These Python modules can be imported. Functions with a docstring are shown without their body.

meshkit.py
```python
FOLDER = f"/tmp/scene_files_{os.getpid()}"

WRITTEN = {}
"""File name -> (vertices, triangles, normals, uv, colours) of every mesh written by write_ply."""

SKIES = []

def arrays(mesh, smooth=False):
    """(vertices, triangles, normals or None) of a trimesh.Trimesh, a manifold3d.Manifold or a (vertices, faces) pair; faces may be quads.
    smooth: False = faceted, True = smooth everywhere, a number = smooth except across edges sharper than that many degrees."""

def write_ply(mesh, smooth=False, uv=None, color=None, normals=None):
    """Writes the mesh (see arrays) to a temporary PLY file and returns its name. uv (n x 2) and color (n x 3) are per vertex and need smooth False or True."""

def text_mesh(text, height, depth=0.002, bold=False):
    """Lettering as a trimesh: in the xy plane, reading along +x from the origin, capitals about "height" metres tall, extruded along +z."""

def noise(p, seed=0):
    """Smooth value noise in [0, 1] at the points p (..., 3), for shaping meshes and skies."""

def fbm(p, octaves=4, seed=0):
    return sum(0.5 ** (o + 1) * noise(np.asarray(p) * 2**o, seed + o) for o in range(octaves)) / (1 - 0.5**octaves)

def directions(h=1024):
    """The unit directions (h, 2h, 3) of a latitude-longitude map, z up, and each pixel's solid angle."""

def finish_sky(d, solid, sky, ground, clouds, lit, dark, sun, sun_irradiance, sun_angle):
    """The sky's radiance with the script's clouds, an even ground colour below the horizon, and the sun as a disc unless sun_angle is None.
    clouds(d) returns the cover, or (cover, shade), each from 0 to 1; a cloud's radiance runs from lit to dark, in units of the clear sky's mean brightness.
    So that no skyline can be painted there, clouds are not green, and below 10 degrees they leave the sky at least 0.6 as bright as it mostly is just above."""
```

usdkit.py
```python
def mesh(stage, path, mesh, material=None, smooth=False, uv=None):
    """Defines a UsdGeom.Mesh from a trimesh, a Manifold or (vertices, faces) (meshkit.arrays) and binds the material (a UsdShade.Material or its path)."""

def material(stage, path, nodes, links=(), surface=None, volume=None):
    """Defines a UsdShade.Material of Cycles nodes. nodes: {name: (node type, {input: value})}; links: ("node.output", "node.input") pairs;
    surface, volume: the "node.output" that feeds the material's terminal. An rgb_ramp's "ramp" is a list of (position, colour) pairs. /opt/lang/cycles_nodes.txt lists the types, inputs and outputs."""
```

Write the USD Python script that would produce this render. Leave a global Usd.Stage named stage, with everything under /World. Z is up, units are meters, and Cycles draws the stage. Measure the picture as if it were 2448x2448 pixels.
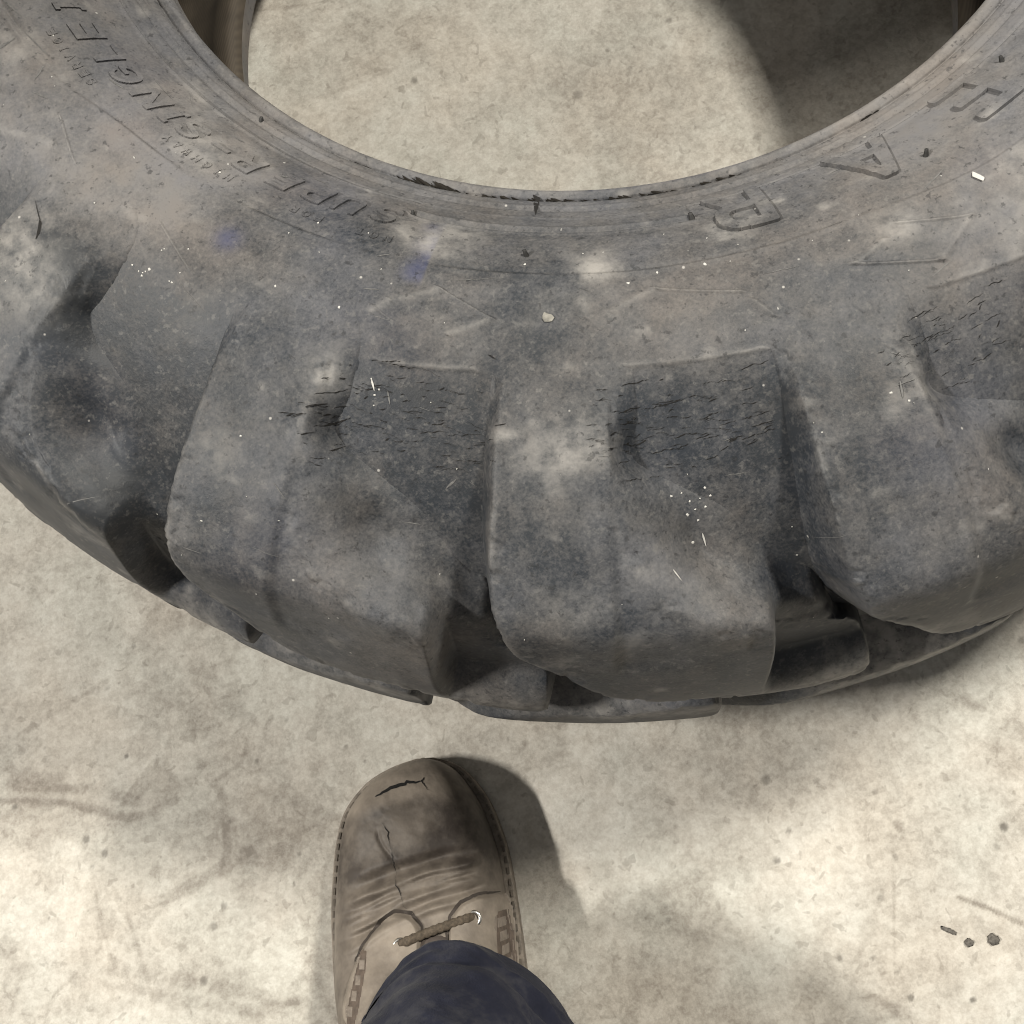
import math, numpy as np
from pxr import Usd, UsdGeom, UsdLux, UsdShade, Gf, Sdf, Vt
from scipy.interpolate import PchipInterpolator
import usdkit, meshkit
from meshkit import fbm, noise

stage = Usd.Stage.CreateInMemory()
UsdGeom.SetStageUpAxis(stage, UsdGeom.Tokens.z)
UsdGeom.SetStageMetersPerUnit(stage, 1.0)
UsdGeom.Xform.Define(stage, '/World')
T = Sdf.ValueTypeNames
rng = np.random.default_rng(11)

# ------------------------------------------------------------------ camera
CAM_POS = (-0.1607, -0.4653, 0.7057)
R_ = (0.93547045, -0.34156713, -0.09070247)
U_ = (0.35340492, 0.90413555, 0.24009138)
F_ = (0.0, 0.25665309, -0.96650359)
cam = UsdGeom.Camera.Define(stage, '/World/camera')
m = Gf.Matrix4d(R_[0], R_[1], R_[2], 0, U_[0], U_[1], U_[2], 0, -F_[0], -F_[1], -F_[2], 0, *CAM_POS, 1)
cam.AddTransformOp().Set(m)
cam.CreateHorizontalApertureAttr(36.0)
cam.CreateVerticalApertureAttr(36.0)
cam.CreateFocalLengthAttr(36.0 * 1.13)
cam.CreateClippingRangeAttr(Gf.Vec2f(0.02, 100))
cam.CreateExposureAttr(0.06)

# ------------------------------------------------------------------ lamps (hall lamps overhead, left and right)
def strip_lamp(name, pos, width, length, intensity, color, tilt):
    l = UsdLux.RectLight.Define(stage, '/World/' + name)
    l.CreateWidthAttr(width); l.CreateHeightAttr(length); l.CreateIntensityAttr(intensity); l.CreateColorAttr(Gf.Vec3f(*color))
    l.AddTranslateOp().Set(Gf.Vec3d(*pos)); l.AddRotateYOp().Set(tilt)
strip_lamp('strip_lamp', (2.9, 1.0, 5.0), .46, 1.1, 215, (1.0, .955, .86), 30)
strip_lamp('strip_lamp_001', (-4.1, .45, 4.6), .16, .9, 760, (1.0, .96, .885), -41)
l = UsdLux.RectLight.Define(stage, '/World/ceiling_bounce_fill')         # added ambient fill in place of bounce off the hall ceiling
l.CreateWidthAttr(26.0); l.CreateHeightAttr(26.0); l.CreateIntensityAttr(.21); l.CreateColorAttr(Gf.Vec3f(1.0, .97, .93))
l.AddTranslateOp().Set(Gf.Vec3d(0, 0, 6.2))

# ------------------------------------------------------------------ helpers
taken = {}
def path(name, parent=None):
    base = (parent.GetPath().pathString if parent else '/World') + '/' + name
    n = taken.get(base, 0); taken[base] = n + 1
    return base if n == 0 else f'{base}_{n:03d}'
def tag(prim, label=None, category=None, group=None, kind=None):
    for k, v in dict(label=label, category=category, group=group, kind=kind).items():
        if v: prim.SetCustomDataByKey(k, v)
    return prim
def xform(name, loc=(0, 0, 0), rotz=0, parent=None):
    x = UsdGeom.Xform.Define(stage, path(name, parent))
    x.AddTranslateOp().Set(Gf.Vec3d(*loc))
    if rotz: x.AddRotateZOp().Set(rotz)
    return x.GetPrim()
def obj(name, mesh, mat, parent=None, smooth=True, wear=None):
    g = usdkit.mesh(stage, path(name, parent), mesh, mat, smooth=smooth)
    if wear is not None:
        UsdGeom.PrimvarsAPI(g).CreatePrimvar('wear', T.Color3fArray, 'vertex').Set(Vt.Vec3fArray.FromNumpy(np.asarray(wear, np.float32)))
    return g.GetPrim()
def grid_faces(nr, nc, wrap=False):
    i = np.arange(nr - 1)[:, None]; j = np.arange(nc if wrap else nc - 1)[None, :]
    j2 = (j + 1) % nc
    a = i * nc + j; b = i * nc + j2; c = (i + 1) * nc + j2; d = (i + 1) * nc + j
    return np.concatenate([np.stack([a, b, c], -1).reshape(-1, 3), np.stack([a, c, d], -1).reshape(-1, 3)])
def trim(v, f, keep, wear=None):
    """keep only the faces whose vertices are all kept, drop unused vertices"""
    f = f[keep[f].all(1)]; used = np.unique(f); re = np.full(len(v), -1); re[used] = np.arange(len(used))
    return (v[used], re[f]) if wear is None else (v[used], re[f], wear[used])
def sstep(a, b, x):
    t = np.clip((x - a) / (b - a), 0, 1); return t * t * (3 - 2 * t)
def seg_dist(P, A, B):
    d = B - A; t = np.clip(((P - A) @ d) / max(d @ d, 1e-12), 0, 1)
    return np.linalg.norm(P - A - t[..., None] * d, axis=-1)
def poly_sd(P, poly):
    """signed distance, positive inside"""
    best = np.full(P.shape[:-1], 1e9); inside = np.zeros(P.shape[:-1], bool)
    for A, B in zip(poly, np.roll(poly, -1, 0)):
        best = np.minimum(best, seg_dist(P, A, B))
        c = (A[1] > P[..., 1]) != (B[1] > P[..., 1])
        if abs(B[1] - A[1]) > 1e-12:
            inside ^= c & (P[..., 0] < (B[0] - A[0]) * (P[..., 1] - A[1]) / (B[1] - A[1]) + A[0])
    return np.where(inside, best, -best)

# ------------------------------------------------------------------ materials
def mat(name, nodes, links, surface='p.BSDF'):
    return usdkit.material(stage, '/World/Looks/' + name, nodes, links, surface=surface)
def plain(name, color, rough=.6, metallic=0, scale=90, amount=.35, bump=.15, dist=.0006):
    dark = tuple(c * (1 - amount) for c in color); lite = tuple(min(1, c * (1 + amount)) for c in color)
    return mat(name, {'g': ('geometry', {}), 'n': ('noise_texture', {'scale': scale, 'detail': 5, 'roughness': .65}),
        'r': ('rgb_ramp', {'ramp': [(.3, dark), (.7, lite)]}), 'b': ('bump', {'strength': bump, 'distance': dist}),
        'p': ('principled_bsdf', {'roughness': rough, 'metallic': metallic})},
        [('g.position', 'n.vector'), ('n.fac', 'r.fac'), ('r.color', 'p.base_color'), ('n.fac', 'b.height'), ('b.normal', 'p.normal')])

def rubber(name, dark, dust, gain=1.0, spec=.34, rough=.52):
    """aged rubber: dark compound, grey-brown dust by the wear.r mask, blue marking ink wear.g, pale scuffs and painted edge light wear.b"""
    N = {'g': ('geometry', {}), 'a': ('attribute', {'attribute': 'wear'}), 's': ('separate_color', {'color_type': 'rgb'}),
        'n1': ('noise_texture', {'scale': 14, 'detail': 5, 'roughness': .55, 'distortion': .8}),
        'n2': ('noise_texture', {'scale': 120, 'detail': 6, 'roughness': .62}),
        'n3': ('noise_texture', {'scale': 700, 'detail': 3, 'roughness': .7}),
        'n4': ('noise_texture', {'scale': 310, 'detail': 4, 'roughness': .62}),
        'v': ('voronoi_texture', {'scale': 190, 'randomness': 1}),
        'vc': ('separate_color', {'color_type': 'rgb'}),
        'e1': ('map_range', {'from_min': .32, 'from_max': .68, 'to_min': -.14, 'to_max': .14, 'clamp': True}),
        'e2': ('map_range', {'from_min': .34, 'from_max': .66, 'to_min': -.13, 'to_max': .13, 'clamp': True}),
        'e3': ('map_range', {'from_min': .3, 'from_max': .7, 'to_min': -.20, 'to_max': .20, 'clamp': True}),
        'a1': ('math', {'math_type': 'add'}), 'a2': ('math', {'math_type': 'add'}), 'a3': ('math', {'math_type': 'add', 'use_clamp': True}),
        'mx': ('mix', {'color1': dark, 'color2': dust}),
        'hue': ('noise_texture', {'scale': 22, 'detail': 4, 'roughness': .6}),
        'hr': ('rgb_ramp', {'ramp': [(.35, (.95, .985, 1.05)), (.5, (1, 1, 1)), (.65, (1.05, 1.0, .95))]}),
        'hm': ('mix', {'mix_type': 'multiply', 'fac': 1.0}),
        'bl': ('mix', {'color2': (.050, .062, .150)}),
        'wn': ('math', {'math_type': 'multiply'}), 'we': ('map_range', {'from_min': .3, 'from_max': .62, 'to_min': .1, 'to_max': 1.0, 'clamp': True}),
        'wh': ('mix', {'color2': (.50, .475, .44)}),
        # tiny pale flecks: small round cells, only some of them
        'vd': ('map_range', {'from_min': .07, 'from_max': .14, 'to_min': 1, 'to_max': 0, 'clamp': True}),
        'vt': ('math', {'math_type': 'greater_than', 'value2': .972}),
        'vm': ('math', {'math_type': 'multiply'}), 'vm2': ('math', {'math_type': 'multiply', 'value2': .75}),
        'fl': ('mix', {'color2': (.50, .48, .45)}),
        'dk': ('map_range', {'from_min': .585, 'from_max': .66, 'to_min': 0, 'to_max': .30, 'clamp': True}), 'dk2': ('math', {'math_type': 'multiply'}), 'dsk': ('mix', {'color2': (.235, .225, .21)}),
        'pt': ('map_range', {'from_min': .40, 'from_max': .33, 'to_min': 0, 'to_max': .55, 'clamp': True}), 'pit': ('mix', {'color2': (.020, .021, .023)}), 'dm': ('map_range', {'from_min': .30, 'from_max': .60, 'to_min': .35, 'to_max': 1.0, 'clamp': True}),
        'ro': ('map_range', {'from_min': 0, 'from_max': 1, 'to_min': rough, 'to_max': rough + .24, 'clamp': True}),
        'b1': ('bump', {'strength': .22, 'distance': .0005}), 'b2': ('bump', {'strength': .35, 'distance': .0004}),
        'p': ('principled_bsdf', {'specular_ior_level': spec})}
    L = [('g.position', n + '.vector') for n in ('n1', 'n2', 'n3', 'n4', 'v', 'hue')] + [
        ('a.color', 's.color'), ('n1.fac', 'e1.value'), ('n2.fac', 'e2.value'), ('n3.fac', 'e3.value'),
        ('s.r', 'a1.value1'), ('e1.result', 'a1.value2'), ('a1.value', 'a2.value1'), ('e2.result', 'a2.value2'), ('a2.value', 'a3.value1'), ('e3.result', 'a3.value2'),
        ('a3.value', 'mx.fac'), ('hue.fac', 'hr.fac'), ('mx.color', 'hm.color1'), ('hr.color', 'hm.color2'),
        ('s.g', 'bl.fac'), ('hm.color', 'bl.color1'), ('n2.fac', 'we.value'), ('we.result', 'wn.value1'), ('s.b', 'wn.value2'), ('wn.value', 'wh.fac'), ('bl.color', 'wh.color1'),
        ('v.distance', 'vd.value'), ('v.color', 'vc.color'), ('vc.r', 'vt.value1'), ('vd.result', 'vm.value1'), ('vt.value', 'vm.value2'), ('vm.value', 'vm2.value1'),
        ('n4.fac', 'dk.value'), ('n1.fac', 'dm.value'), ('dk.result', 'dk2.value1'), ('dm.result', 'dk2.value2'), ('dk2.value', 'dsk.fac'), ('wh.color', 'dsk.color1'), ('n4.fac', 'pt.value'), ('pt.result', 'pit.fac'), ('dsk.color', 'pit.color1'),
        ('vm2.value', 'fl.fac'), ('pit.color', 'fl.color1'), ('fl.color', 'p.base_color'),
        ('a3.value', 'ro.value'), ('ro.result', 'p.roughness'),
        ('n2.fac', 'b1.height'), ('n3.fac', 'b2.height'), ('b1.normal', 'b2.normal'), ('b2.normal', 'p.normal')]
    return mat(name, N, L)

RUB = rubber('aged_rubber', (.032, .036, .042), (.180, .171, .166))
LINER = mat('inner_liner', {'g': ('geometry', {}), 'n': ('noise_texture', {'scale': 40, 'detail': 5}), 'sx': ('mapping', {'rotation': (0, 0, .6), 'scale': (1, 1, 1)}),
    'w': ('wave_texture', {'scale': 150, 'distortion': 1.5, 'detail': 2, 'detail_scale': 2}), 'r': ('rgb_ramp', {'ramp': [(.2, (.045, .036, .027)), (.9, (.105, .085, .062))]}),
    'm': ('math', {'math_type': 'multiply_add', 'value2': .22}), 'b': ('bump', {'strength': .2, 'distance': .0006}), 'p': ('principled_bsdf', {'roughness': .8})},
    [('g.position', 'n.vector'), ('g.position', 'sx.vector'), ('sx.vector', 'w.vector'), ('w.fac', 'm.value1'), ('n.fac', 'm.value3'), ('m.value', 'r.fac'), ('r.color', 'p.base_color'), ('w.fac', 'b.height'), ('b.normal', 'p.normal')])
CRACK = plain('crack_black', (.010, .009, .008), .9)
GAP = plain('gap_brown', (.016, .013, .009), .95)
WHITE = plain('white_paint', (.58, .565, .53), .55, amount=.1)
NUB = plain('nub_rubber', (.03, .029, .028), .6)
PLUG = plain('plug_grey', (.22, .21, .185), .8, scale=300, amount=.5)

# ------------------------------------------------------------------ floor
FLOOR = mat('concrete', {'g': ('geometry', {}), 'a': ('attribute', {'attribute': 'wear'}), 's': ('separate_color', {'color_type': 'rgb'}),
    'n1': ('noise_texture', {'scale': 5.5, 'detail': 4, 'roughness': .55, 'distortion': .5}),
    'n2': ('noise_texture', {'scale': 68, 'detail': 3, 'roughness': .45, 'distortion': .2}),
    'n3': ('noise_texture', {'scale': 190, 'detail': 3, 'roughness': .55}),
    'n4': ('noise_texture', {'scale': 480, 'detail': 4, 'roughness': .75}),
    'n5': ('noise_texture', {'scale': 125, 'detail': 2, 'roughness': .5, 'distortion': .6}),
    'w1': ('map_range', {'from_min': .3, 'from_max': .7, 'to_min': -.08, 'to_max': .08, 'clamp': True}),
    'w2': ('map_range', {'from_min': .42, 'from_max': .58, 'to_min': -.060, 'to_max': .060, 'clamp': True}),
    'w3': ('map_range', {'from_min': .43, 'from_max': .57, 'to_min': -.085, 'to_max': .065, 'clamp': True}),
    'w4': ('map_range', {'from_min': .3, 'from_max': .7, 'to_min': -.16, 'to_max': .16, 'clamp': True}),
    'a1': ('math', {'math_type': 'add'}), 'a2': ('math', {'math_type': 'add'}), 'a3': ('math', {'math_type': 'add'}),
    'd0': ('math', {'math_type': 'subtract'}), 'd1': ('math', {'math_type': 'add', 'value2': .56, 'use_clamp': True}),
    'r': ('rgb_ramp', {'ramp': [(0, (.235, .208, .176)), (.3, (.365, .336, .292)), (.55, (.485, .455, .400)), (.8, (.59, .562, .502)), (1, (.67, .645, .585))]}),
    'sp': ('map_range', {'from_min': .645, 'from_max': .685, 'to_min': 0, 'to_max': .34, 'clamp': True}),
    'ms': ('mix', {'color2': (.20, .175, .145)}),
    'hue': ('noise_texture', {'scale': 11, 'detail': 4, 'roughness': .6}),
    'hr': ('rgb_ramp', {'ramp': [(.38, (.98, 1.0, 1.005)), (.5, (1, 1, 1)), (.62, (1.015, .995, .98))]}), 'hm': ('mix', {'mix_type': 'multiply', 'fac': 1.0}),
    'db': ('mix', {'color2': (.085, .075, .062)}),
    'b': ('bump', {'strength': .25, 'distance': .0008}), 'b2': ('bump', {'strength': .25, 'distance': .0006}),
    'p': ('principled_bsdf', {'roughness': .62, 'specular_ior_level': .35})},
    [('g.position', n + '.vector') for n in ('n1', 'n2', 'n3', 'n4', 'n5', 'hue')] + [('n1.fac', 'w1.value'), ('n2.fac', 'w2.value'), ('n3.fac', 'w3.value'), ('n4.fac', 'w4.value'),
     ('w1.result', 'a1.value1'), ('w2.result', 'a1.value2'), ('a1.value', 'a2.value1'), ('w3.result', 'a2.value2'), ('a2.value', 'a3.value1'), ('w4.result', 'a3.value2'),
     ('a.color', 's.color'), ('a3.value', 'd0.value1'), ('s.r', 'd0.value2'), ('d0.value', 'd1.value1'), ('d1.value', 'r.fac'),
     ('n5.fac', 'sp.value'), ('sp.result', 'ms.fac'), ('r.color', 'ms.color1'), ('hue.fac', 'hr.fac'), ('ms.color', 'hm.color1'), ('hr.color', 'hm.color2'),
     ('s.b', 'db.fac'), ('hm.color', 'db.color1'), ('db.color', 'p.base_color'),
     ('n3.fac', 'b.height'), ('n4.fac', 'b2.height'), ('b.normal', 'b2.normal'), ('b2.normal', 'p.normal')])

def axis_pts(a, b, step, far):
    mid = np.arange(a, b + step / 2, step); out = np.array([.02, .06, .15, .35, .8, 1.6, far])
    return np.r_[(a - out)[::-1], mid, b + out]
gx, gy = axis_pts(-.57, .31, .00125, 3), axis_pts(-.67, .25, .00125, 3)
X, Y = np.meshgrid(gx, gy)
P2 = np.stack([X, Y], -1)
dark = np.zeros_like(X); spot = np.zeros_like(X)
wob = (fbm(np.stack([X * 60, Y * 60, X * 0], -1), 3, 5) - .5) * .006
patchy = fbm(np.stack([X * 90, Y * 90, X * 0 + 3], -1), 3, 9)
# rubber streaks and scratches on the concrete: (polyline, half width, strength)
STREAKS = [([(-.52, -.335), (-.482, -.35), (-.446, -.373), (-.433, -.375), (-.415, -.373)], .0022, .34), ([(-.508, -.329), (-.467, -.347), (-.437, -.365)], .003, .2),
 ([(-.481, -.453), (-.443, -.471), (-.4, -.495), (-.378, -.507)], .0036, .17), ([(-.496, -.455), (-.466, -.469), (-.441, -.485), (-.403, -.504), (-.378, -.507)], .003, .17),
 ([(-.48, -.439), (-.501, -.449), (-.516, -.456)], .0009, .3), ([(-.477, -.41), (-.477, -.435), (-.475, -.464)], .0011, .17), ([(-.461, -.428), (-.459, -.457), (-.459, -.479)], .0015, .2),
 ([(-.38, -.416), (-.399, -.422), (-.437, -.427)], .0034, .28), ([(-.002, -.58), (.012, -.592), (.025, -.605)], .0012, .45), ([(.036, -.47), (.056, -.49)], .002, .22), ([(-.017, -.532), (-.005, -.547)], .002, .25),
 ([(-.025, -.545), (-.05, -.601)], .001, .2), ([(-.072, -.61), (-.055, -.627)], .0035, .22), ([(-.079, -.597), (-.051, -.605)], .0007, .25), ([(-.355, -.344), (-.37, -.366), (-.387, -.37)], .0012, .3),
 ([(-.396, -.353), (-.386, -.38), (-.392, -.411), (-.399, -.425)], .0022, .24), ([(-.362, -.498), (-.363, -.512), (-.357, -.525)], .002, .22), ([(-.501, -.301), (-.46, -.291), (-.437, -.288)], .0018, .2)]
for pts, w, k in STREAKS:
    pts = np.array(pts); d = np.full(X.shape, 1e9)
    for A, B in zip(pts[:-1], pts[1:]): d = np.minimum(d, seg_dist(P2, A, B))
    dark += k * (1 - sstep(w * .6, w * 1.5, d + wob * (w / .003) * .6)) * np.clip(patchy * 2.2 - .25, .2, 1)
for _ in range(46):                                                 # faint random scratches
    c = np.array([rng.uniform(-.58, .3), rng.uniform(-.68, .25)]); a = rng.uniform(0, math.pi); L = rng.uniform(.01, .07); cu = rng.normal(0, .25)
    t = np.linspace(-1, 1, 5); pts = c + L * np.stack([t * np.cos(a) - cu * t * t * np.sin(a), t * np.sin(a) + cu * t * t * np.cos(a)], -1)
    sl = (abs(X[0] - c[0]) < L * 1.6)[None, :] & (abs(Y[:, 0] - c[1]) < L * 1.6)[:, None]
    idx = np.nonzero(sl); Q = P2[idx]; d = np.full(len(Q), 1e9)
    for A, B in zip(pts[:-1], pts[1:]): d = np.minimum(d, seg_dist(Q, A, B))
    dark[idx] += rng.uniform(-.16, .24) * (1 - sstep(.0004, .0017, d)) * np.clip(patchy[idx] * 3 - .7, 0, 1)
SPOTS = [(-.077, -.484), (-.076, -.515), (-.089, -.528), (-.06, -.594), (-.077, -.588), (-.05, -.605), (-.049, -.62), (-.018, -.632), (.038, -.554), (-.474, -.376), (-.465, -.388), (-.404, -.442), (-.413, -.451), (-.36, -.444), (-.427, -.478), (-.437, -.337), (-.352, -.429), (-.512, -.342), (-.118, .04), (.062, .013)]
SPOTS = [(x, y, rng.uniform(.0012, .0026), rng.uniform(.45, .8)) for x, y in SPOTS] + [(rng.uniform(-.58, .33), rng.uniform(-.68, .26), rng.gamma(2.0, .00028) + .0004, rng.uniform(.08, .5)) for _ in range(900)]
for x, y, r, k in SPOTS:
    i0, i1 = np.searchsorted(gy, [y - 3 * r, y + 3 * r]); j0, j1 = np.searchsorted(gx, [x - 3 * r, x + 3 * r])
    d = np.hypot((X[i0:i1, j0:j1] - x), (Y[i0:i1, j0:j1] - y) * rng.uniform(.7, 1.4)) + wob[i0:i1, j0:j1] * .25
    spot[i0:i1, j0:j1] = np.maximum(spot[i0:i1, j0:j1], k * (1 - sstep(r * .7, r * 1.3, d)))
# broad brown stains seen in front of the tyre
for (x, y, r, k) in [(-.40, -.375, .05, .14), (-.39, -.40, .035, .12), (-.35, -.39, .05, .12), (-.49, -.35, .05, .10), (-.02, -.565, .04, .10), (-.0, -.49, .06, .10), (-.10, -.44, .06, .05), (-.03, -.61, .03, .10), (-.11, .05, .06, .06), (-.5, -.47, .06, -.07), (-.07, -.545, .035, -.16)]:
    dark += k * np.exp(-((X - x) ** 2 + (Y - y) ** 2) / r ** 2) * (.5 + patchy)
st = fbm(np.stack([X * 13, Y * 13, X * 0 + 5], -1), 4, 17); st2 = fbm(np.stack([X * 42 + 3, Y * 42, X * 0 + 8], -1), 4, 18)
dark += .16 * (sstep(.50, .56, st) - .45) + .10 * (sstep(.52, .57, st2) - .4)
wear = np.stack([np.clip(dark, -.3, .6), dark * 0, np.clip(spot, 0, 1)], -1).reshape(-1, 3)
fz = (fbm(np.stack([X * 25, Y * 25, X * 0], -1), 3, 2) - .5) * .0008
f = obj('floor', (np.stack([X, Y, fz], -1).reshape(-1, 3), grid_faces(len(gy), len(gx))), FLOOR, wear=wear)
tag(f, 'worn pale concrete floor with dark rubber streaks', kind='structure')

# ------------------------------------------------------------------ unseen block added left of the tyre, to keep one lamp out of the hole
import trimesh
col = trimesh.creation.box((.26, .24, 3.2)); col.apply_translation((0, 0, 1.6))
cp = xform('added_shade_block', (-.66, .10, 0.0), -14.2); tag(cp, 'unseen concrete block added to shade the tyre hole', kind='structure')
obj('block_body', col, plain('shade_block_concrete', (.40, .38, .34), .8), cp, smooth=False)

# ------------------------------------------------------------------ tyre: one profile for the carcass, one for the lug tops
low = np.array([(.2285, .222), (.2295, .232), (.2300, .239), (.2312, .2432), (.2335, .2452), (.2362, .2450), (.2372, .2440), (.2382, .2458), (.2400, .2475), (.2425, .2486), (.2470, .2520), (.2515, .2556), (.2570, .2608), (.2625, .2652), (.2720, .2722), (.2850, .2788), (.3000, .2830), (.3150, .2843)])
car = np.array([(.325, .2835), (.340, .2790), (.360, .2695), (.385, .2530), (.405, .2320), (.4140, .2130), (.416, .2080), (.4177, .2030), (.422, .1800), (.4245, .1600), (.425, .1415)])
lug = np.array([(.325, .2846), (.342, .2848), (.364, .2825), (.392, .2758), (.417, .2652), (.4310, .2555), (.4348, .2485), (.4372, .2400), (.4425, .2200), (.4495, .1850), (.4520, .1415)])
ZM = .1415
Cp = np.vstack([low, car]); Lp = np.vstack([low, lug])
S = np.r_[0, np.cumsum(np.linalg.norm(np.diff(Cp, axis=0), axis=1))]; S1 = S[-1]
cr, cz, lr, lz = (PchipInterpolator(S, a) for a in (Cp[:, 0], Cp[:, 1], Lp[:, 0], Lp[:, 1]))
def prof(s, lam=0.0):
    """(r, z) at arc s (mirrored beyond the middle of the tread), lam 0 = carcass, 1 = lug top"""
    over = s > S1; q = np.where(over, 2 * S1 - s, s)
    r = cr(q) * (1 - lam) + lr(q) * lam; z = cz(q) * (1 - lam) + lz(q) * lam
    return r, np.where(over, 2 * ZM - z, z)
def nrm(s, lam):
    e = .0008; a, b = prof(s - e, lam), prof(s + e, lam); dr, dz = b[0] - a[0], b[1] - a[1]; l = np.hypot(dr, dz) + 1e-12
    return -dz / l, dr / l                                           # outward, for growing s
def place(azd, s, lam=0.0, h=0.0):
    r, z = prof(s, lam); nr, nz = nrm(s, lam); nr = np.where(s < .004, -abs(nr), nr)
    r = r + nr * h; z = z + nz * h; a = np.radians(azd)
    return np.stack([r * np.cos(a), r * np.sin(a), z], -1)

PITCH, A0, NL = 360 / 19, -135.3, 19
# outline of one tread lug: (degrees from its left edge, arc s)
LEFT = [(.7, .128), (.5, .16), (.5, .20), (.7, .228), (1.2, .246), (2.3, .262), (4.2, .281), (6.2, .296), (8.6, .306), (12, .310), (16.5, .314), (21.4, .322)]
RIGHT = [(22.2, .316), (22.2, .300), (21.8, .289), (20.8, .279), (19.4, .271), (18.0, .266), (16.4, .261), (14.4, .254), (12.0, .243), (9.6, .230), (8.0, .210), (7.5, .18), (7.4, .15), (7.2, .128)]
def metric(off, s): return np.stack([np.radians(off) * prof(s)[0], s], -1)
def rounded(pts, n=2):
    P = np.array([metric(np.array(o), np.array(q)) for o, q in pts])
    for _ in range(n):
        nx = np.roll(P, -1, 0); P = np.stack([P * .8 + nx * .2, P * .2 + nx * .8], 1).reshape(-1, 2)
    return P
LUGPOLY = rounded(LEFT + RIGHT)
def lug_lambda(off, s, seed):
    q = np.stack([off * 1.6, s * 230, off * 0 + seed * 7.3], -1)
    sd = poly_sd(metric(off, s), LUGPOLY) + (fbm(q * .7, 2, seed + 3) - .5) * .0013
    low = fbm(np.stack([off * .12 + seed, s * 9, off * 0], -1), 2, seed + 9) - .5
    w = .0060 - .002 * sstep(.20, .26, s) + .006 * sstep(5, 8, off) * (1 - sstep(.15, .175, s))
    soft = sstep(6.9, 8.0, off) * (1 - sstep(18.6, 21.0, off)) * sstep(.165, .200, s) * (1 - sstep(.262, .282, s))
    w = w + (.040 + .014 * low - .010 * sstep(14, 18, off)) * soft
    u = np.clip(-sd / w, 0, 1.25)
    lam = 1 - ((.85 - .6 * soft) * u + (.15 + .6 * soft) * (3 * u * u - 2 * u ** 3))
    lam = np.where(u > 1, -.2 * (u - 1), np.where(sd > 0, 1, lam)) - np.exp(-(sd / .0016) ** 2) * .03 * (sd > -w) * (1 - soft)
    lam = lam - .065 * np.clip(lam, 0, 1) * sstep(7.1, 7.9, off) * (1 - sstep(9, 15, off)) * (1 - sstep(.262, .285, s)) * sstep(.17, .19, s)   # crease beside the block
    step = sstep(15.7 + low, 16.5 + low, off) * (1 - sstep(.292, .314, s)) * sstep(.222, .262, s)     # bar tip sunk, a shape added so that shade falls there
    hollow = np.exp(-((off - 12.0 - (s - .205) * 80) / 1.3) ** 2) * np.exp(-((s - .206) / .016) ** 2) * .22
    step = step * (seed < 40)
    lam = np.where(lam > 0, lam * (1 - .60 * step) - hollow * np.clip(lam * 3, 0, 1), lam)
    return lam, sd, w
def lug_relief(off, s, seed):
    q = np.stack([np.radians(off) * .42, s, off * 0 + seed], -1)
    return (fbm(q * 22, 2, 61 + seed) - .5) * .0020 + (fbm(q * 190, 3, 71) - .5) * .00022

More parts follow.
